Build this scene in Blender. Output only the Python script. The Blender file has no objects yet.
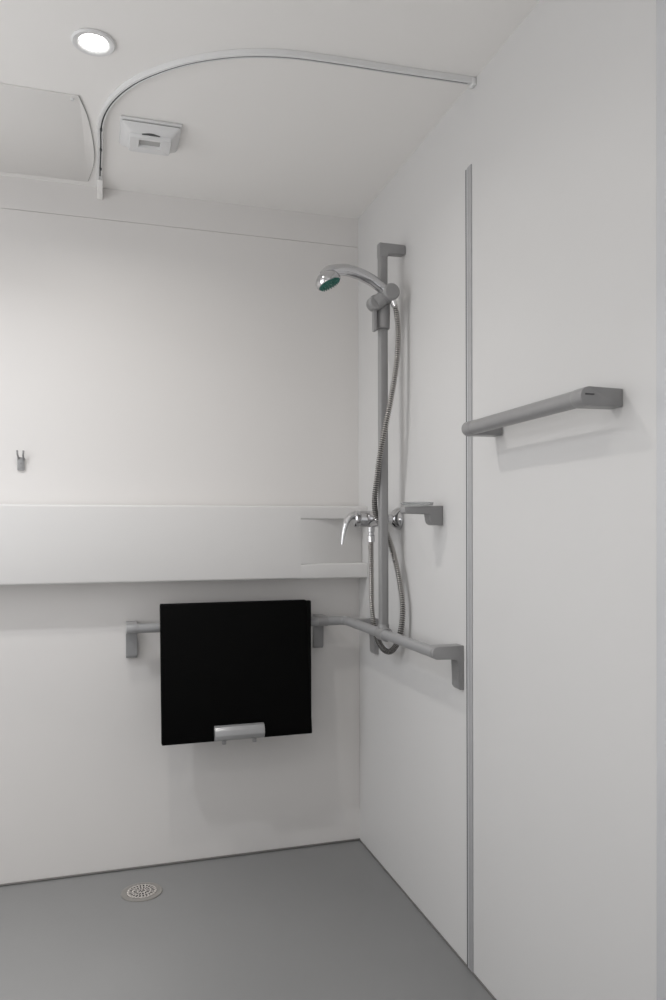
import bpy, bmesh, math
from mathutils import Vector, Matrix
PI = math.pi
scn = bpy.context.scene
C = scn.collection
H = 2.2

# ------------------------------------------------------------------ materials
def mat(name, col, rough=0.5, metal=0.0, coat=0.0, spec=0.5, trans=0.0, emit=None, noise=0.0, nscale=6.0, rnoise=0.0, bump=0.0, bscale=200.0):
    m = bpy.data.materials.new(name); m.use_nodes = True
    nt = m.node_tree; b = nt.nodes['Principled BSDF']
    b.inputs['Base Color'].default_value = (*col, 1)
    b.inputs['Roughness'].default_value = rough
    b.inputs['Metallic'].default_value = metal
    b.inputs['Specular IOR Level'].default_value = spec
    b.inputs['Coat Weight'].default_value = coat
    b.inputs['Transmission Weight'].default_value = trans
    if emit:
        b.inputs['Emission Color'].default_value = (*emit[0], 1)
        b.inputs['Emission Strength'].default_value = emit[1]
    tc = nt.nodes.new('ShaderNodeTexCoord')
    if noise or rnoise:
        n = nt.nodes.new('ShaderNodeTexNoise'); n.inputs['Scale'].default_value = nscale
        n.inputs['Detail'].default_value = 3
        nt.links.new(tc.outputs['Object'], n.inputs['Vector'])
        if noise:
            r = nt.nodes.new('ShaderNodeValToRGB')
            r.color_ramp.elements[0].position = .3; r.color_ramp.elements[1].position = .7
            r.color_ramp.elements[0].color = (*[c*(1-noise) for c in col], 1)
            r.color_ramp.elements[1].color = (*[min(1, c*(1+noise)) for c in col], 1)
            nt.links.new(n.outputs['Fac'], r.inputs['Fac'])
            nt.links.new(r.outputs['Color'], b.inputs['Base Color'])
        if rnoise:
            mr = nt.nodes.new('ShaderNodeMapRange')
            mr.inputs['To Min'].default_value = max(0, rough-rnoise); mr.inputs['To Max'].default_value = rough+rnoise
            nt.links.new(n.outputs['Fac'], mr.inputs['Value'])
            nt.links.new(mr.outputs['Result'], b.inputs['Roughness'])
    if bump:
        n2 = nt.nodes.new('ShaderNodeTexNoise'); n2.inputs['Scale'].default_value = bscale
        nt.links.new(tc.outputs['Object'], n2.inputs['Vector'])
        bp = nt.nodes.new('ShaderNodeBump'); bp.inputs['Strength'].default_value = bump; bp.inputs['Distance'].default_value = .001
        nt.links.new(n2.outputs['Fac'], bp.inputs['Height']); nt.links.new(bp.outputs['Normal'], b.inputs['Normal'])
    return m

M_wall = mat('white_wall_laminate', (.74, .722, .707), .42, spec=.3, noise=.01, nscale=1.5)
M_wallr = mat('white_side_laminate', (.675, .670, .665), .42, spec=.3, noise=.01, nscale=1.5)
M_ceil = mat('white_ceiling_paint', (.88, .865, .845), .55, spec=.3, noise=.01, nscale=2)
M_hatch = mat('white_hatch_paint', (.84, .825, .805), .5, spec=.3, noise=.01, nscale=2)
M_ledge = mat('white_moulded_ledge', (.69, .68, .67), .4, spec=.4, noise=.008, nscale=2)
M_floor = mat('grey_resin_floor', (.210, .211, .212), .28, spec=.5, noise=.02, nscale=3, bump=.05, bscale=60)
M_grey = mat('satin_grey_plastic', (.285, .283, .285), .34, spec=.5, noise=.02, nscale=40)
M_greyl = mat('satin_light_grey', (.33, .33, .335), .30, spec=.5, noise=.02, nscale=40)
M_chrome = mat('polished_chrome', (.74, .74, .75), .09, metal=1, rnoise=.02, nscale=30)
M_hose = mat('ribbed_chrome', (.50, .48, .46), .28, metal=1, rnoise=.03, nscale=30)
M_groove = mat('hose_groove_shade', (.07, .068, .065), .4, metal=.4, noise=.02)
M_chromed = mat('dim_chrome', (.60, .60, .61), .12, metal=1, rnoise=.02, nscale=30)
M_alu = mat('brushed_aluminium', (.42, .42, .43), .4, metal=0, noise=.03, nscale=60)
M_gapshade = mat('grey_gap_shade', (.36, .36, .35), .6, noise=.05)
M_alud = mat('dark_joint_seal', (.10, .10, .105), .6, noise=.05, nscale=60)
M_bead = mat('pale_bead', (.60, .61, .63), .35, noise=.02, nscale=40)
M_silver = mat('satin_silver', (.40, .40, .405), .30, metal=.3, noise=.02, nscale=40)
M_black = mat('black_pad_vinyl', (.0022, .0022, .0022), .6, spec=.06, bump=.05, bscale=300)
M_blackedge = mat('black_edge_trim', (.004, .004, .004), .5, spec=.1, noise=.05)
M_green = mat('green_rubber_face', (.02, .16, .125), .45, noise=.2, nscale=60)
M_white = mat('white_plastic', (.74, .74, .74), .35, noise=.01)
M_slot = mat('dark_slot_shadow', (.07, .075, .075), .7, noise=.05)
M_vent = mat('vent_interior_grey', (.42, .42, .41), .6, noise=.04)
M_steel = mat('drain_steel', (.80, .77, .74), .2, metal=.9, noise=.03, nscale=80)
M_flange = mat('drain_flange_grey', (.26, .25, .235), .35, metal=.2, noise=.03, nscale=50)
M_hole = mat('drain_well_dark', (.03, .03, .03), .7, noise=.1)
M_glass = mat('clear_dish_glass', (.90, .92, .92), .12, trans=.75, noise=.005)
M_lens = mat('lit_lamp_lens', (1, 1, 1), .4, emit=((1, .985, .95), 14), noise=.001)
M_skirt = mat('dark_floor_joint', (.16, .155, .15), .4, noise=.05)
M_jamb = mat('grey_white_door_frame', (.60, .61, .63), .2, spec=.5, noise=.01)
M_door = mat('mid_grey_door', (.30, .31, .33), .4, noise=.02)

# ------------------------------------------------------------------ mesh helpers
def box(bm, lo, hi, bev=0.0, seg=2):
    g = bmesh.ops.create_cube(bm, size=1)['verts']
    c = [(a+b)/2 for a, b in zip(lo, hi)]; s = [abs(b-a) for a, b in zip(lo, hi)]
    for v in g: v.co = Vector((v.co.x*s[0]+c[0], v.co.y*s[1]+c[1], v.co.z*s[2]+c[2]))
    if bev:
        es = list({e for v in g for e in v.link_edges})
        bmesh.ops.bevel(bm, geom=es, offset=bev, segments=seg, profile=.5, affect='EDGES')

def frames(pts):
    n = len(pts); T = []
    for i in range(n):
        T.append((pts[min(i+1, n-1)]-pts[max(i-1, 0)]).normalized())
    up = Vector((0, 0, 1)) if abs(T[0].z) < .9 else Vector((1, 0, 0))
    N = (up-T[0]*up.dot(T[0])).normalized(); out = []
    for i in range(n):
        N = (N-T[i]*N.dot(T[i])).normalized()
        out.append((T[i], N, T[i].cross(N)))
    return out

def tube(bm, pts, r, n=20, cap=True, sx=1.0, sy=1.0):
    pts = [Vector(p) for p in pts]; fr = frames(pts)
    R = r if isinstance(r, (list, tuple)) else [r]*len(pts)
    rings = []
    for p, (t, a, b), rr in zip(pts, fr, R):
        rings.append([bm.verts.new(p+a*math.cos(2*PI*k/n)*rr*sx+b*math.sin(2*PI*k/n)*rr*sy) for k in range(n)])
    for i in range(len(rings)-1):
        for k in range(n):
            bm.faces.new((rings[i][k], rings[i][(k+1) % n], rings[i+1][(k+1) % n], rings[i+1][k]))
    if cap:
        bm.faces.new(rings[0][::-1]); bm.faces.new(rings[-1])

def lathe(bm, prof, mtx=Matrix(), n=40, close=True):
    rings = []
    for r, z in prof:
        if r < 1e-6: rings.append([bm.verts.new(mtx @ Vector((0, 0, z)))])
        else: rings.append([bm.verts.new(mtx @ Vector((r*math.cos(2*PI*k/n), r*math.sin(2*PI*k/n), z))) for k in range(n)])
    for a, b in zip(rings, rings[1:]):
        for k in range(n):
            k2 = (k+1) % n
            if len(a) == 1 and len(b) == 1: continue
            if len(a) == 1: bm.faces.new((a[0], b[k2], b[k]))
            elif len(b) == 1: bm.faces.new((a[k], a[k2], b[0]))
            else: bm.faces.new((a[k], a[k2], b[k2], b[k]))

def prism(bm, poly, axis, a, b, bev=0.0):
    """poly in the two other axes; axis 0,1,2; extruded from a to b"""
    def P(u, v, w):
        return Vector({0: (w, u, v), 1: (u, w, v), 2: (u, v, w)}[axis])
    v0 = [bm.verts.new(P(u, v, a)) for u, v in poly]; v1 = [bm.verts.new(P(u, v, b)) for u, v in poly]
    n = len(poly); fs = [bm.faces.new(v0), bm.faces.new(v1[::-1])]
    for i in range(n): fs.append(bm.faces.new((v0[i], v1[i], v1[(i+1) % n], v0[(i+1) % n])))
    if bev:
        es = list({e for f in fs for e in f.edges})
        bmesh.ops.bevel(bm, geom=es, offset=bev, segments=2, profile=.5, affect='EDGES')

def align(loc, z):
    z = Vector(z).normalized()
    return Matrix.Translation(loc) @ z.to_track_quat('Z', 'Y').to_matrix().to_4x4()

def catmull(P, k=10):
    P = [Vector(p) for p in P]; Q = [2*P[0]-P[1]]+P+[2*P[-1]-P[-2]]; out = []
    for i in range(1, len(Q)-2):
        a, b, c, d = Q[i-1:i+3]
        for j in range(k):
            t = j/k
            out.append(.5*((2*b)+(c-a)*t+(2*a-5*b+4*c-d)*t*t+(3*b-a-3*c+d)*t**3))
    out.append(P[-1]); return out

def resample(pts, step):
    out = [pts[0]]; acc = 0
    for a, b in zip(pts, pts[1:]):
        L = (b-a).length
        while acc+L >= step:
            t = (step-acc)/L; a = a.lerp(b, t); out.append(a); L = (b-a).length; acc = 0
            if L < 1e-9: break
        acc += L
    return out

def fillet(pts, r, k=10):
    """round the inner corners of a polyline"""
    P = [Vector(p) for p in pts]; out = [P[0]]
    for i in range(1, len(P)-1):
        a = (P[i-1]-P[i]).normalized(); b = (P[i+1]-P[i]).normalized()
        s = P[i]+a*r; e = P[i]+b*r
        cen = P[i]+(a+b)*r          # right-angle corners only
        for j in range(k+1):
            t = PI/2*j/k
            out.append(cen-b*r*math.cos(t)-a*r*math.sin(t))
    out.append(P[-1]); return out

def obj(name, bm, m, parent=None, smooth=True, ang=40):
    bmesh.ops.recalc_face_normals(bm, faces=bm.faces)
    me = bpy.data.meshes.new(name); bm.to_mesh(me); bm.free()
    me.materials.append(m)
    if smooth:
        for p in me.polygons: p.use_smooth = True
        me.set_sharp_from_angle(angle=math.radians(ang))
    o = bpy.data.objects.new(name, me); C.objects.link(o)
    if parent is not None:
        top = parent
        off = Vector(parent.location)
        while top.parent is not None:
            top = top.parent; off += Vector(top.location)
        me.transform(Matrix.Translation(-off))
        o.parent = parent
    return o

def thing(name, label, cat, loc):
    o = bpy.data.objects.new(name, None); C.objects.link(o); o.location = loc
    o.empty_display_size = .05
    o['label'] = label; o['category'] = cat
    return o

def struct(name, bm, m, **k):
    o = obj(name, bm, m, **k)
    o['kind'] = 'structure'
    return o

# ------------------------------------------------------------------ the room
XL, YF = -2.05, -3.3
bm = bmesh.new(); box(bm, (XL-.1, YF-.1, -.1), (.1, .1, 0)); struct('floor', bm, M_floor, smooth=False)
bm = bmesh.new(); box(bm, (XL-.1, YF-.1, H), (.1, .1, H+.1)); struct('ceiling', bm, M_ceil, smooth=False)
bm = bmesh.new()                                                      # back wall: two panels with a fine joint
box(bm, (XL, .004, 0), (0, .1, H))
box(bm, (XL, 0, 0), (0, .006, 2.0988))
box(bm, (XL, 0, 2.1000), (0, .006, H))
struct('wall_back', bm, M_wall, smooth=False)
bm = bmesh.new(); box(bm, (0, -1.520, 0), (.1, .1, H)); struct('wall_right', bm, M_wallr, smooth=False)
bm = bmesh.new(); box(bm, (XL-.1, YF-.1, 0), (XL, .1, H)); struct('wall_left', bm, M_wall, smooth=False)
bm = bmesh.new(); box(bm, (-1.30, YF-.1, 0), (.0, YF, H)); box(bm, (XL, YF-.1, 2.04), (-1.30, YF, H)); struct('wall_front', bm, M_wall, smooth=False)
bm = bmesh.new(); box(bm, (XL, YF-.09, 0), (-1.30, YF-.04, 2.04), .003); struct('door_2', bm, M_door, smooth=False)
# right wall past the panel: door frame edge and door leaf
bm = bmesh.new(); box(bm, (-.006, -1.60, 0), (.1, -1.5205, H), .004, 3); struct('trim_2', bm, M_jamb)
bm = bmesh.new(); box(bm, (.02, YF, 0), (.1, -1.60, H)); struct('door_1', bm, M_jamb, smooth=False)
# added frame and pane round the left fill light, all unseen
bm = bmesh.new()
box(bm, (XL-.001, -1.66, .69), (XL+.03, -1.60, 2.01), .004); box(bm, (XL-.001, -.40, .69), (XL+.03, -.34, 2.01), .004)
box(bm, (XL-.001, -1.60, .69), (XL+.03, -.40, .75), .004); box(bm, (XL-.001, -1.60, 1.95), (XL+.03, -.40, 2.01), .004)
wn = struct('fill_frame_1', bm, M_jamb)
bm = bmesh.new(); box(bm, (XL+.0005, -1.60, .75), (XL+.006, -.40, 1.95)); obj('fill_pane', bm, M_white, wn)
# aluminium joint strip standing on the right wall
tr = bmesh.new()
box(tr, (-.003, -.8645, .002), (0.001, -.8450, 2.000), .0008)
tr_o = struct('trim_1', tr, M_alu)
b2 = bmesh.new(); box(b2, (-.0032, -.8448, .002), (.001, -.8400, 1.999), .0008); x = obj('bead', b2, M_bead, tr_o); x['label'] = 'pale bead along the joint strip'
b2 = bmesh.new(); box(b2, (-.0030, -.8398, .002), (.001, -.8350, 1.997)); x = obj('seal', b2, M_alud, tr_o); x['label'] = 'dark seal along the joint strip'
# dark sealed joint round the floor
bm = bmesh.new(); box(bm, (XL, -.008, 0), (0, .0, .006), .002); struct('baseboard_back', bm, M_skirt)
bm = bmesh.new(); box(bm, (-.004, -1.515, 0), (0, -.008, .004), .001); struct('baseboard_right', bm, M_skirt)

# ------------------------------------------------------------------ boxed ledge with the recessed corner shelves
led = thing('wall_ledge', 'long white boxed ledge running along the back wall into the corner', 'ledge', (-1.1, 0, .937))
zb, zt, D = .937, 1.182, .092
bm = bmesh.new(); box(bm, (XL+.001, -D, zb), (-.236, -.0005, zt), 0)
es = [e for e in bm.edges if all(abs(v.co.y+D) < 1e-5 for v in e.verts) and abs(e.verts[0].co.z-e.verts[1].co.z) < 1e-5]
bmesh.ops.bevel(bm, geom=es, offset=.008, segments=4, profile=.5, affect='EDGES')
obj('ledge_box', bm, M_ledge, led)
def slab(z0, z1):
    bm = bmesh.new()
    box(bm, (-.2362, -D, z0), (-.0008, -.0005, z1), 0)
    es = [e for e in bm.edges if all(abs(v.co.y+D) < 1e-5 for v in e.verts) and abs(e.verts[0].co.z-e.verts[1].co.z) < 1e-5]
    bmesh.ops.bevel(bm, geom=es, offset=.006, segments=4, profile=.5, affect='EDGES')
    return bm
obj('shelf', slab(1.137, zt), M_ledge, led)
obj('shelf', slab(zb, .988), M_ledge, led)
bm = bmesh.new()
pl = [(-.2363, -.0006), (-.2363, -.0919)]
for i in range(1, 13):
    t = i/12; pl.append((-.2363+.235*t, -.0919+.055*t**1.7))
pl.append((-.0012, -.0006))
prism(bm, pl, 2, .9878, 1.1372)
obj('recess_back', bm, M_ledge, led)

# ------------------------------------------------------------------ ceiling hatch
h = thing('ceiling_hatch', 'flat white ceiling hatch with a bowed right edge', 'hatch', (-1.4, -.27, H))
bm = bmesh.new()
pl = [(-1.86, -.545)]+[(p.x, p.y) for p in catmull([(-.925, -.528, 0), (-.906, -.439, 0), (-.894, -.329, 0), (-.889, -.230, 0), (-.893, -.145, 0), (-.908, -.043, 0)], 6)]+[(-.915, -.036), (-1.86, -.022)]
prism(bm, pl, 2, H-.0038, H-.0003, .0008)
obj('panel', bm, M_hatch, h)
bm = bmesh.new()
q = pl[1:-1]; inner = [(x-.004, y) for x, y in q]; outer = [(x+.0016, y) for x, y in q]
for (a, b), (c, d_), (e, f_), (g_, h_) in zip(inner, inner[1:], outer[1:], outer):
    vs = [bm.verts.new((x, y, z)) for z in (H-.0030, H-.0004) for x, y in ((a, b), (c, d_), (e, f_), (g_, h_))]
    for fc in ((0, 1, 2, 3), (7, 6, 5, 4), (0, 4, 5, 1), (2, 6, 7, 3), (1, 5, 6, 2), (3, 7, 4, 0)): bm.faces.new([vs[k] for k in fc])
obj('edge_shade', bm, M_gapshade, h)  # grey strip painted in as the shadow gap along the bowed edge
bm = bmesh.new(); lathe(bm, [(0, .003), (.004, .003), (.0045, .005), (.0045, .009)], Matrix.Translation((-.940, -.515, H-.012)), 20)
obj('catch', bm, M_white, h)

# ------------------------------------------------------------------ downlight
LX, LY = -.888, -.762
d = thing('ceiling_downlight', 'round recessed ceiling downlight, switched on', 'light', (LX, LY, H))
bm = bmesh.new()
lathe(bm, [(.047, 0), (.048, -.003), (.045, -.006), (.036, -.006), (.030, -.001), (.029, .0), (.047, 0)], Matrix.Translation((LX, LY, H-.0003)), 48)
obj('rim', bm, M_white, d)
bm = bmesh.new(); lathe(bm, [(0, -.0035), (.015, -.0032), (.0295, -.001)], Matrix.Translation((LX, LY, H-.0005)), 40)
obj('lens', bm, M_lens, d)

# ------------------------------------------------------------------ extractor vent
vx0, vx1, vy0, vy1 = -.822, -.660, -.466, -.322
v = thing('ceiling_vent', 'square white air vent on the ceiling with a small dark opening', 'vent', ((vx0+vx1)/2, (vy0+vy1)/2, H))
bm = bmesh.new(); box(bm, (vx0, vy0, H-.008), (vx1, vy1, H-.0003), .003, 3); obj('base_plate', bm, M_white, v)
def loft(bm, levels, cap=True):
    rings = []
    for (x0, x1, y0, y1, z, r) in levels:
        ring = []
        for cx, cy, a0 in ((x1-r, y1-r, 0), (x0+r, y1-r, PI/2), (x0+r, y0+r, PI), (x1-r, y0+r, 1.5*PI)):
            for k in range(5):
                a = a0+PI/2*k/4; ring.append(bm.verts.new((cx+r*math.cos(a), cy+r*math.sin(a), z)))
        rings.append(ring)
    n = len(rings[0])
    for a, b in zip(rings, rings[1:]):
        for k in range(n): bm.faces.new((a[k], a[(k+1) % n], b[(k+1) % n], b[k]))
    if cap: bm.faces.new(rings[0]); bm.faces.new(rings[-1][::-1])
bm = bmesh.new()
loft(bm, [(vx0+.003, vx1-.003, vy0+.004, vy1-.004, H-.0115, .008), (vx0+.004, vx1-.004, vy0+.005, vy1-.005, H-.015, .010),
          (vx0+.022, vx1-.022, vy0+.020, vy1-.022, H-.027, .012), (vx0+.026, vx1-.026, vy0+.024, vy1-.026, H-.0285, .012)])
obj('cover', bm, M_white, v)
bm = bmesh.new(); box(bm, (vx0+.006, vy0+.007, H-.012), (vx1-.006, vy1-.006, H-.0075)); obj('gap', bm, M_gapshade, v)
fx0, fx1, fy0, fy1 = vx0+.026, vx1-.026, vy0+.034, vy1-.026
zf = H-.037
bm = bmesh.new()
def rrect(x0, x1, y0, y1, z, r):
    ring = []
    for qx, qy, a0 in ((x1-r, y1-r, 0), (x0+r, y1-r, PI/2), (x0+r, y0+r, PI), (x1-r, y0+r, 1.5*PI)):
        for k in range(5):
            a = a0+PI/2*k/4; ring.append(bm.verts.new((qx+r*math.cos(a), qy+r*math.sin(a), z)))
    return ring
R1 = [rrect(fx0-.003, fx1+.003, fy0-.002, fy1+.002, H-.0275, .006), rrect(fx0, fx1, fy0, fy1, zf+.001, .006), rrect(fx0+.001, fx1-.001, fy0+.001, fy1-.001, zf, .006),
      rrect(fx0+.024, fx1-.026, fy0+.012, fy1-.030, zf, .002), rrect(fx0+.026, fx1-.028, fy0+.014, fy1-.032, H-.0288, .002)]
for a, b in zip(R1, R1[1:]):
    for k in range(20): bm.faces.new((a[k], a[(k+1) % 20], b[(k+1) % 20], b[k]))
obj('opening_frame', bm, M_white, v)
bm = bmesh.new(); box(bm, (fx0+.022, fy0+.010, H-.0293), (fx1-.024, fy1-.028, H-.0278)); obj('opening', bm, M_vent, v)
bm = bmesh.new()                                                     # curved finger slot in front of the opening
pl = []
for i in range(13):
    a = -1+2*i/12; pl.append(((fx0+fx1)/2+a*.024, fy0-.006-.006*(1-a*a)))
for i in range(13):
    a = 1-2*i/12; pl.append(((fx0+fx1)/2+a*.024, fy0-.004-.0012*(1-a*a)))
prism(bm, pl, 2, H-.0305, H-.026); obj('slot', bm, M_slot, v)

# ------------------------------------------------------------------ curtain track
t = thing('curtain_track', 'curved white curtain track fixed to the ceiling from back wall to right wall', 'curtain track', (-.868, 0, H))
tx, ty = -.873, -.879
tp = [(-0.8730, -.004), (-0.8725, -.16), (-0.8710, -.30), (-.871, -.40), (-.861, -.482), (-.836, -.562), (-.793, -.642), (-.738, -.707), (-.680, -.758), (-.615, -.799), (-.545, -.830), (-.456, -.852), (-.352, -.861), (-.214, -.867), (-.090, -.874), (-.004, -.879)]
path = catmull([(a, b, 0) for a, b in tp], 6)
def sweep_rect(bm, path, w, z0, z1, off=0.0, bev=0.0):
    rings = []
    for i, p in enumerate(path):
        T = (path[min(i+1, len(path)-1)]-path[max(i-1, 0)]).normalized(); N = Vector((-T.y, T.x, 0))
        q = p+N*off
        rings.append([bm.verts.new((q.x+N.x*s, q.y+N.y*s, z)) for s, z in ((-w/2, z0+bev), (-w/2, z1), (w/2, z1), (w/2, z0+bev), (w/2-bev, z0), (-w/2+bev, z0))])
    for a, b in zip(rings, rings[1:]):
        for k in range(6): bm.faces.new((a[k], a[(k+1) % 6], b[(k+1) % 6], b[k]))
    bm.faces.new(rings[0]); bm.faces.new(rings[-1][::-1])
bm = bmesh.new()
sweep_rect(bm, path, .0075, H-.014, H-.0004, -.0050, .0012); sweep_rect(bm, path, .0028, H-.014, H-.0004, .0042, .0006)
sweep_rect(bm, path, .008, H-.009, H-.0006, 0, .0005)
obj('track', bm, M_white, t, ang=30)
bm = bmesh.new(); sweep_rect(bm, path[4:-1], .0038, H-.0122, H-.0087, .0008, .0003); obj('slot', bm, M_slot, t)
for gy in (-.165, -.285, -.400):
    bm = bmesh.new(); box(bm, (tx-.0005, gy-.006, H-.0175), (tx+.0055, gy+.006, H-.0115), .0015); obj('glider', bm, M_slot, t)
bm = bmesh.new(); prism(bm, [(-.0004, H-.0004), (-.0004, H-.040), (-.010, H-.038), (-.085, H-.0155), (-.085, H-.0004)], 0, tx-.008, tx+.009, .002); obj('end_bracket', bm, M_ceil, t)
bm = bmesh.new(); box(bm, (-.010, ty-.010, H-.020), (-.0004, ty+.010, H-.0004), .002); obj('end_bracket', bm, M_white, t)

# ------------------------------------------------------------------ wall hook
hk = thing('wall_hook', 'small two-pronged metal hook on the back wall above the ledge', 'hook', (-1.112, 0, 1.29))
bm = bmesh.new(); box(bm, (-1.1225, -.008, 1.290), (-1.1010, -.0003, 1.330), .0015); obj('base_plate', bm, M_greyl, hk)
bm = bmesh.new(); box(bm, (-1.1185, -.011, 1.297), (-1.1055, -.006, 1.325), .0015); obj('front_plate', bm, M_greyl, hk)
for s, top in ((-1, -1.1215), (1, -1.1030)):
    bm = bmesh.new()
    x0 = -1.112+s*.0075
    tube(bm, catmull([(x0, -.006, 1.323), (x0, -.012, 1.330), (x0+(top-x0)*.4, -.022, 1.338), (top, -.022, 1.350)], 6), .0029, 12); obj('prong', bm, M_grey, hk)
bm = bmesh.new(); lathe(bm, [(0, 0), (.003, 0), (.0035, .002)], align((-1.112, -.0125, 1.311), (0, 1, 0)), 16); obj('screw', bm, M_grey, hk)

# ------------------------------------------------------------------ L shaped grab rail
g = thing('grab_rail', 'grey L-shaped grab rail running low round the corner', 'grab rail', (-.07, -.07, .79))
RZ, RO, RR = .791, .071, .0150
bm = bmesh.new()
tube(bm, fillet([(-.790, -RO, RZ), (-RO-.002, -RO, RZ), (-RO-.002, -.805, RZ)], .022, 12), RR, 28)
obj('rail', bm, M_greyl, g)
bm = bmesh.new(); lathe(bm, [(0, .0165), (.004, .0163), (.005, .0150)], Matrix.Translation((-.078, -.078, RZ-.001)), 16); obj('joint_cap', bm, M_white, g)
def bracket(side, c, wid, zbot, name='bracket', parent=g, m=M_grey, z=RZ, off=RO, arm=.0165, leg=.022, nose=.0160):
    """L bracket: arm from the rail to the wall, leg down the wall. side 'b' back wall, 'r' right wall"""
    bm = bmesh.new()
    o = off
    pl = [(-.0004, z+arm), (-o, z+arm)]
    for i in range(1, 8):
        a = PI/2+PI*i/8; pl.append((-o+nose*math.cos(a), z+arm*math.sin(a)))
    pl += [(-o, z-arm), (-leg-.006, z-arm), (-leg, z-arm-.006), (-leg, zbot+.008), (-leg+.006, zbot), (-.0004, zbot)]
    if side == 'b': prism(bm, pl, 0, c-wid/2, c+wid/2, .0015)
    else: prism(bm, pl, 1, c-wid/2, c+wid/2, .0015)
    return obj(name, bm, m, parent)
bracket('b', -.782, .035, .690, m=M_greyl)
bracket('b', -.155, .034, .692)
bracket('r', -.180, .038, .690, leg=.018)
bracket('r', -.797, .038, .695, leg=.016)

# ------------------------------------------------------------------ riser rail with slider
PX, PY = -.0705, -.430
r = thing('shower_riser_rail', 'tall grey vertical shower rail standing up from the grab rail', 'shower rail', (PX, PY, .80))
bm = bmesh.new()
box(bm, (PX-.0132, PY-.012, .8075), (PX+.0132, PY+.012, 1.945), .006, 4)
obj('pole', bm, M_grey, r)
bm = bmesh.new()
pl = [(PX-.0134, 1.951), (-.007, 1.951), (-.002, 1.949), (-.0004, 1.944), (-.0004, 1.929), (-.003, 1.924), (-.009, 1.922), (PX+.0134, 1.923), (PX+.0134, 1.910), (PX-.0134, 1.910)]
prism(bm, pl, 1, PY-.0123, PY+.0123, .0015); obj('top_bracket', bm, M_grey, r)
bm = bmesh.new()
lathe(bm, [(.016, -.026), (.021, -.024), (.021, .024), (.016, .026), (.0152, 0), (.016, -.026)], align((PX, PY, RZ), (0, 1, 0)), 32)
lathe(bm, [(0, .0160), (.0168, .0162), (.0172, .026), (.016, .028), (0, .028)], Matrix.Translation((PX, PY, RZ)), 32)
obj('collar', bm, M_grey, r)
sl = bmesh.new()
lathe(sl, [(.017, 1.697), (.0205, 1.699), (.0225, 1.74), (.0225, 1.780), (.0195, 1.796), (.016, 1.798)], Matrix.Translation((PX, PY, 0)), 32)
tube(sl, [(-.098, -.452, 1.768), (-.082, -.458, 1.780), (-.064, -.462, 1.792)], [.021, .022, .017], 24, sy=.8)
sl_o = obj('slider', sl, M_grey, r)
bm = bmesh.new(); lathe(bm, [(0, -.026), (.021, -.026), (.0245, -.022), (.0245, .020), (.020, .024), (0, .024)], align((-.0645, -.470, 1.793), (0, -1, 0)), 36); obj('holder_knob', bm, M_grey, sl_o)
bm = bmesh.new(); lathe(bm, [(0, -.018), (.019, -.018), (.022, -.014), (.022, .012), (.018, .016), (0, .016)], align((-.101, -.446, 1.768), (0, -1, 0)), 36); obj('clamp_knob', bm, M_grey, sl_o)
bm = bmesh.new(); box(bm, (-.1065, -.452, 1.686), (-.0955, -.434, 1.765), .003); obj('lever', bm, M_grey, sl_o)

# ------------------------------------------------------------------ hand shower
HC = Vector((-.252, -.470, 1.812)); hn = Vector((.40, -.18, -.90)).normalized()
hs = thing('hand_shower', 'chrome hand shower with a green face held on the riser slider', 'shower head', tuple(HC))
bm = bmesh.new()
lathe(bm, [(0, -.026), (.012, -.025), (.024, -.021), (.032, -.0135), (.0365, -.006), (.0375, .004), (.036, .009), (.033, .010)], align(HC, hn), 44)
obj('head', bm, M_chromed, hs)
face = bmesh.new()
lathe(face, [(.033, .009), (.030, .0115), (0, .012)], align(HC, hn), 44)
face_o = obj('spray_face', face, M_green, hs)
face_o['label'] = 'green spray face'
bm = bmesh.new(); A = align(HC, hn)
for rr, n in ((.028, 22), (.020, 16), (.011, 9)):
    for k in range(n):
        a = 2*PI*k/n
        lathe(bm, [(.0017, .011), (.0015, .0155), (0, .016)], A @ Matrix.Translation((rr*math.cos(a), rr*math.sin(a), 0)), 6)
obj('nozzles', bm, M_green, hs)
bm = bmesh.new()
hp = catmull([(-.272, -.470, 1.829), (-.248, -.472, 1.840), (-.205, -.473, 1.8475), (-.165, -.472, 1.842), (-.125, -.470, 1.829), (-.098, -.470, 1.813), (-.075, -.472, 1.797)], 8)
n_ = len(hp)
tube(bm, hp, [.008+.0070*min(1, i/8)+.002*math.sin(PI*i/(n_-1)) if i < n_-6 else .0145 for i in range(n_)], 24)
obj('handle', bm, M_chromed, hs)

# ------------------------------------------------------------------ mixer
MX, MY, MZ = -.062, -.318, 1.135
mx = thing('shower_mixer', 'chrome lever shower mixer on the right wall behind the riser rail', 'tap', (0, MY, MZ))
bm = bmesh.new()
lathe(bm, [(0, -.084), (.018, -.084), (.024, -.080), (.025, -.05), (.0265, -.03), (.027, 0), (.0265, .03), (.025, .05), (.024, .080), (.018, .084), (0, .084)], align((MX, MY, MZ), (0, 1, 0)), 36)
lathe(bm, [(.0255, 0), (.0255, .040), (.0235, .043), (.0235, .048), (.026, .050), (.026, .060), (.022, .064), (0, .064)], align((MX, MY, MZ), (-1, 0, 0)), 36)
obj('body', bm, M_chromed, mx)
for yy in (MY-.068, MY+.068):
    bm = bmesh.new()
    lathe(bm, [(.033, 0), (.0345, .004), (.0335, .009), (.026, .020), (.015, .028), (.013, .045), (0, .045)], align((-.0004, yy, MZ), (-1, 0, 0)), 36)
    obj('escutcheon', bm, M_chromed, mx)
bm = bmesh.new()
lp = catmull([(-.106, MY, 1.142), (-.128, MY, 1.146), (-.146, MY-.002, 1.133), (-.157, MY-.004, 1.106), (-.163, MY-.006, 1.080), (-.167, MY-.008, 1.056)], 8)
n_ = len(lp)
tube(bm, lp, [(.020 if i < 6 else .0185-.0125*(i/(n_-1))) for i in range(n_)], 22, sx=.75)
obj('lever', bm, M_chrome, mx)
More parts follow.
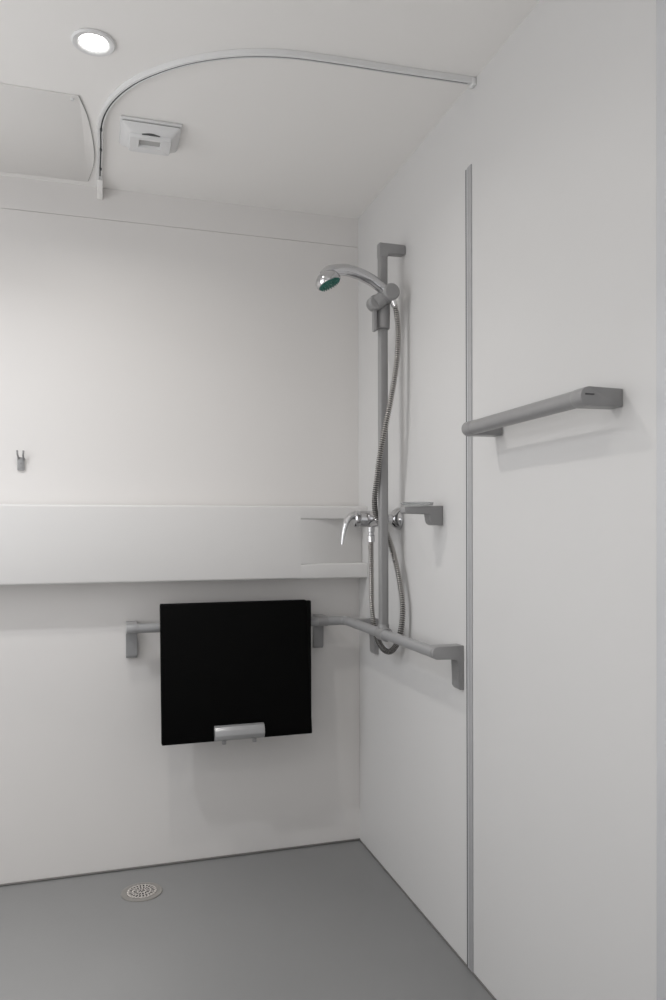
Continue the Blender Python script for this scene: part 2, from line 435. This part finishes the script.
bm = bmesh.new()
lathe(bm, [(.012, 0), (.012, -.026), (.0095, -.028), (.0095, -.036), (.0125, -.038), (.0125, -.058), (.009, -.060), (0, -.060)], Matrix.Translation((MX, -.298, MZ-.014)), 28)
obj('outlet', bm, M_chrome, mx)

# ------------------------------------------------------------------ hose
hz = thing('shower_hose', 'ribbed chrome shower hose looping round the riser rail from mixer to hand shower', 'hose', (-.03, -.36, .73))
HP = [(-.056, -.470, 1.778), (-.047, -.470, 1.757), (-.041, -.470, 1.728), (-.037, -.470, 1.68), (-.042, -.472, 1.60), (-.058, -.472, 1.50), (-.078, -.468, 1.40),
      (-.090, -.455, 1.32), (-.094, -.440, 1.25), (-.094, -.420, 1.19), (-.080, -.400, 1.14), (-.050, -.404, 1.09), (-.036, -.425, 1.03), (-.029, -.450, .96), (-.027, -.472, .89), (-.029, -.474, .83),
      (-.034, -.458, .775), (-.036, -.415, .738), (-.036, -.360, .727), (-.036, -.305, .742), (-.036, -.258, .785), (-.040, -.246, .85), (-.046, -.258, .93), (-.055, -.280, 1.01), (-.061, -.296, 1.06), (MX, -.298, 1.068)]
cl = resample(catmull(HP, 12), .0016)
bm = bmesh.new()
tube(bm, cl, [.0090 if i % 4 < 2 else .0060 for i in range(len(cl))], 12)
ho = obj('hose', bm, M_hose, hz, ang=180)
ho.data.materials.append(M_groove)
for p in ho.data.polygons:
    if (p.index//12) % 4 >= 2: p.material_index = 1  # groove faces coloured dark to stand for shade between the ribs
bm = bmesh.new()
tube(bm, [(-.062, -.472, 1.790), (-.056, -.471, 1.776), (-.0475, -.470, 1.757)], [.0115, .010, .0085], 20); obj('nut', bm, M_chrome, hz)

# ------------------------------------------------------------------ soap dish
s = thing('soap_dish', 'clear soap dish on a grey bracket on the right wall', 'soap dish', (0, -.68, 1.15))
bm = bmesh.new()
pl = [(-.0004, 1.165), (-.107, 1.163), (-.110, 1.160), (-.110, 1.147), (-.107, 1.144), (-.0385, 1.144), (-.0385, 1.126), (-.035, 1.118), (-.028, 1.113), (-.0004, 1.113)]
prism(bm, pl, 1, -.696, -.660, .0015); obj('bracket', bm, M_grey, s)
bm = bmesh.new()
lathe(bm, [(0, .0), (.032, 0), (.042, .003), (.0445, .0075), (.043, .0085), (.040, .0058), (.031, .003), (0, .003)], Matrix.Translation((-.068, -.678, 1.1655)), 48)
obj('dish', bm, M_glass, s)
bm = bmesh.new(); lathe(bm, [(0, 0), (.006, 0), (.007, .002), (.006, .008), (0, .009)], Matrix.Translation((-.034, -.690, 1.166)), 20); obj('stud', bm, M_grey, s)

# ------------------------------------------------------------------ towel bar
TZ, TO = 1.3320, .070
tb = thing('towel_rail', 'short grey towel rail on the near part of the right wall', 'towel rail', (0, -1.2, TZ))
bm = bmesh.new(); tube(bm, [(-TO, -.992, TZ), (-TO, -1.415, TZ)], .0158, 32); obj('bar', bm, M_grey, tb)
for ya, yb in ((-1.012, -.976), (-1.432, -1.398)):
    bm = bmesh.new()
    pl = [(-.0004, TZ+.0162)]
    for i in range(13):
        a = PI/2+PI*i/12; pl.append((-TO+0.0168*math.cos(a), TZ+0.0168*math.sin(a)))
    pl.append((-.0004, TZ-.0162))
    prism(bm, pl, 1, ya, yb, .002)
    br = obj('bracket', bm, M_grey, tb)
bm = bmesh.new(); box(bm, (-TO-.008, -1.4335, TZ+.002), (-TO+.010, -1.4315, TZ+.0045), .0004); obj('cap_line', bm, M_alud, br)

# ------------------------------------------------------------------ folded seat
st = thing('folding_shower_seat', 'black folded shower seat hanging on the grab rail against the back wall', 'seat', (-.46, -.11, .43))
def panel(x0t, x1t, x0b, x1b, z0, z1, y0, y1, bev):
    bm = bmesh.new()
    P = [(x0b, y0, z0), (x1b, y0, z0), (x1t, y0, z1), (x0t, y0, z1), (x0b, y1, z0), (x1b, y1, z0), (x1t, y1, z1), (x0t, y1, z1)]
    V = [bm.verts.new(p) for p in P]
    for f in ((0, 1, 2, 3), (7, 6, 5, 4), (0, 4, 5, 1), (1, 5, 6, 2), (2, 6, 7, 3), (3, 7, 4, 0)): bm.faces.new([V[i] for i in f])
    bmesh.ops.bevel(bm, geom=list(bm.edges), offset=bev, segments=3, profile=.5, affect='EDGES')
    return bm
obj('seat_panel', panel(-.700, -.228, -.697, -.209, .428, .871, -.132, -.108, .004), M_black, st)
obj('back_panel', panel(-.692, -.205, -.692, -.205, .434, .866, -.1075, -.0885, .003), M_blackedge, st)
hd = bmesh.new()
pl = [(-.1335, .476), (-.140, .475), (-.152, .468), (-.156, .452), (-.154, .440), (-.146, .434), (-.128, .428), (-.128, .4288), (-.1335, .431)]
pl = [(-.1325, .479), (-.146, .476), (-.155, .466), (-.157, .450), (-.153, .438), (-.144, .432), (-.110, .426), (-.110, .4285), (-.1325, .4285)]
prism(hd, pl, 0, -.534, -.374, .0012)
hd_o = obj('handle', hd, M_silver, st); hd_o['label'] = 'silver grip at the bottom edge'
for xx in (-.503, -.405):
    bm = bmesh.new(); lathe(bm, [(0, 0), (.0065, 0), (.007, .002), (.007, .012), (0, .012)], Matrix.Translation((xx, -.138, .4195)), 18); obj('bolt', bm, M_grey, hd_o)
for xx in (-.62, -.28):
    bm = bmesh.new()
    pts = []
    for i in range(17):
        a = -PI*.15+PI*1.25*i/16; pts.append((-RO+.0195*math.cos(a), RZ+.0195*math.sin(a)))
    inner = [(-RO+.0157*math.cos(-PI*.15+PI*1.25*i/16), RZ+.0157*math.sin(-PI*.15+PI*1.25*i/16)) for i in range(16, -1, -1)]
    prism(bm, pts+inner, 0, xx-.02, xx+.02)
    obj('hanging_hook', bm, M_grey, st)

# ------------------------------------------------------------------ floor drain
DX, DY = -.762, -.176
dr = thing('floor_drain', 'round metal shower drain set in the grey floor', 'drain', (DX, DY, 0))
bm = bmesh.new(); lathe(bm, [(.062, .0003), (.0615, .0025), (.056, .0040), (.046, .0030), (.0445, .0010), (.0445, .0003), (.062, .0003)], Matrix.Translation((DX, DY, 0)), 56); obj('flange', bm, M_flange, dr)
bm = bmesh.new(); lathe(bm, [(.0445, .0006), (0, .0006)], Matrix.Translation((DX, DY, 0)), 40); obj('well', bm, M_hole, dr)
bm = bmesh.new()
def gr(r0, r1, a0, a1, z=.0046, th=.0022):
    q = []
    n = max(2, int((a1-a0)/.12))
    top = [[bm.verts.new((DX+r*math.cos(a0+(a1-a0)*i/n), DY+r*math.sin(a0+(a1-a0)*i/n), z - (.001 if r > .04 else 0))) for i in range(n+1)] for r in (r0, r1)]
    bot = [[bm.verts.new((vv.co.x, vv.co.y, vv.co.z-th)) for vv in row] for row in top]
    for i in range(n):
        bm.faces.new((top[0][i], top[1][i], top[1][i+1], top[0][i+1]))
        bm.faces.new((bot[0][i], bot[0][i+1], bot[1][i+1], bot[1][i]))
        bm.faces.new((top[0][i], top[0][i+1], bot[0][i+1], bot[0][i])); bm.faces.new((top[1][i], bot[1][i], bot[1][i+1], top[1][i+1]))
    for e in (0, n): bm.faces.new((top[0][e], bot[0][e], bot[1][e], top[1][e]))
N = 22
gr(.0385, .0448, 0, 2*PI); gr(.0245, .0285, 0, 2*PI); gr(.010, .0145, 0, 2*PI)
for k in range(N): gr(.0284, .0386, 2*PI*k/N, 2*PI*k/N+2*PI/N*.5)
for k in range(14): gr(.0144, .0246, 2*PI*k/14, 2*PI*k/14+2*PI/14*.5)
lathe(bm, [(.0025, .0022), (.0025, .0060), (0, .0068)], Matrix.Translation((DX, DY, 0)), 12)
for k in range(5): gr(.0024, .0102, 2*PI*k/5, 2*PI*k/5+.5)
obj('grate', bm, M_steel, dr, smooth=False)
bm = bmesh.new()                                                     # raised studs that catch the light
for rr, n in ((.0415, 22), (.0265, 14), (.0120, 7)):
    for k in range(n):
        a = 2*PI*k/n+.1; lathe(bm, [(.0024, .003), (.0022, .0056), (0, .0066)], Matrix.Translation((DX+rr*math.cos(a), DY+rr*math.sin(a), 0)), 8)
obj('studs', bm, M_steel, dr)

# ------------------------------------------------------------------ lights
def disc(name, loc, power, size=.055, spread=150, col=(1, .965, .92)):
    l = bpy.data.lights.new(name, 'AREA'); l.shape = 'DISK'; l.size = size; l.energy = power; l.color = col
    l.spread = math.radians(spread)
    o = bpy.data.objects.new(name, l); C.objects.link(o); o.location = loc
    return o
W = dict(a=3.3, b=2.8, c=4.0, d=6.6, e=4.5, f=0, g=5.6, h=8.6, i=0)   #WEIGHTS
def rect(name, loc, rot, sx, sy, power, col):
    l = bpy.data.lights.new(name, 'AREA'); l.shape = 'RECTANGLE'; l.size = sx; l.size_y = sy; l.energy = power; l.color = col
    o = bpy.data.objects.new(name, l); C.objects.link(o); o.location = loc; o.rotation_euler = rot
if W['a']: disc('downlight_lamp', (LX, LY, H-.008), W['a'], spread=155)
if W['b']: disc('downlight_lamp', (LX, -1.95, H-.008), W['b'], spread=110, col=(1, .98, .96))
if W['c']: disc('downlight_lamp', (-1.35, -1.0, H-.008), W['c'], spread=65)  # unseen narrow lamp, placed here to brighten the floor
if W['d']: disc('downlight_lamp', (-1.60, -.85, H-.008), W['d'], spread=145, col=(.95, .97, 1))
# added broad fill behind the camera, in front of the closed wall
if W['e']: rect('front_fill', (-1.02, YF+.02, 1.08), (PI/2, 0, 0), 1.9, 2.05, W['e'], (.93, .96, 1))
# light bounced off the ceiling over the entrance
if W['f']: rect('ceiling_bounce', (-1.0, -2.75, H-.01), (0, 0, 0), 1.6, .9, W['f'], (1, .97, .94))
# added unseen fill aimed up to brighten the ceiling
if W['g']: rect('uplight_fill', (-1.5, -2.6, .9), (PI-.5, 0, 0), .7, .5, W['g'], (1, .97, .93))
# added soft fill from the left wall, source unseen
if W['h']: rect('left_fill', (XL+.02, -1.0, 1.35), (0, -PI/2, 0), 1.2, 1.2, W['h'], (.97, .98, 1))

if W['i']: rect('side_opening_light', (XL+.02, -2.6, 1.1), (0, -PI/2, 0), 1.9, 1.2, W['i'], (.98, .98, 1))
# ------------------------------------------------------------------ camera
yaw, pitch, roll, f, ppy = 2.97667137e-01, -7.14791130e-03, -3.28759044e-03, 767.350308, 535.392990
cy_, sy_, cp_, sp_ = math.cos(yaw), math.sin(yaw), math.cos(pitch), math.sin(pitch)
F = Vector((sy_*cp_, cy_*cp_, sp_)); Rr = Vector((cy_, -sy_, 0)); U = Rr.cross(F)
R2 = Rr*math.cos(roll)+U*math.sin(roll); U2 = U*math.cos(roll)-Rr*math.sin(roll)
cam = bpy.data.cameras.new('camera'); co = bpy.data.objects.new('camera', cam); C.objects.link(co)
mw = Matrix((R2, U2, -F)).transposed().to_4x4(); mw.translation = Vector((-.88507618, -2.5738782, 1.10121741))
co.matrix_world = mw
cam.sensor_fit = 'VERTICAL'; cam.sensor_height = 36; cam.lens = f*36/1000; cam.shift_y = (ppy-500)/1000
cam.clip_start = .02
scn.camera = co
scn.view_settings.view_transform = 'Standard'; scn.view_settings.look = 'None'
scn.view_settings.exposure = 0.0
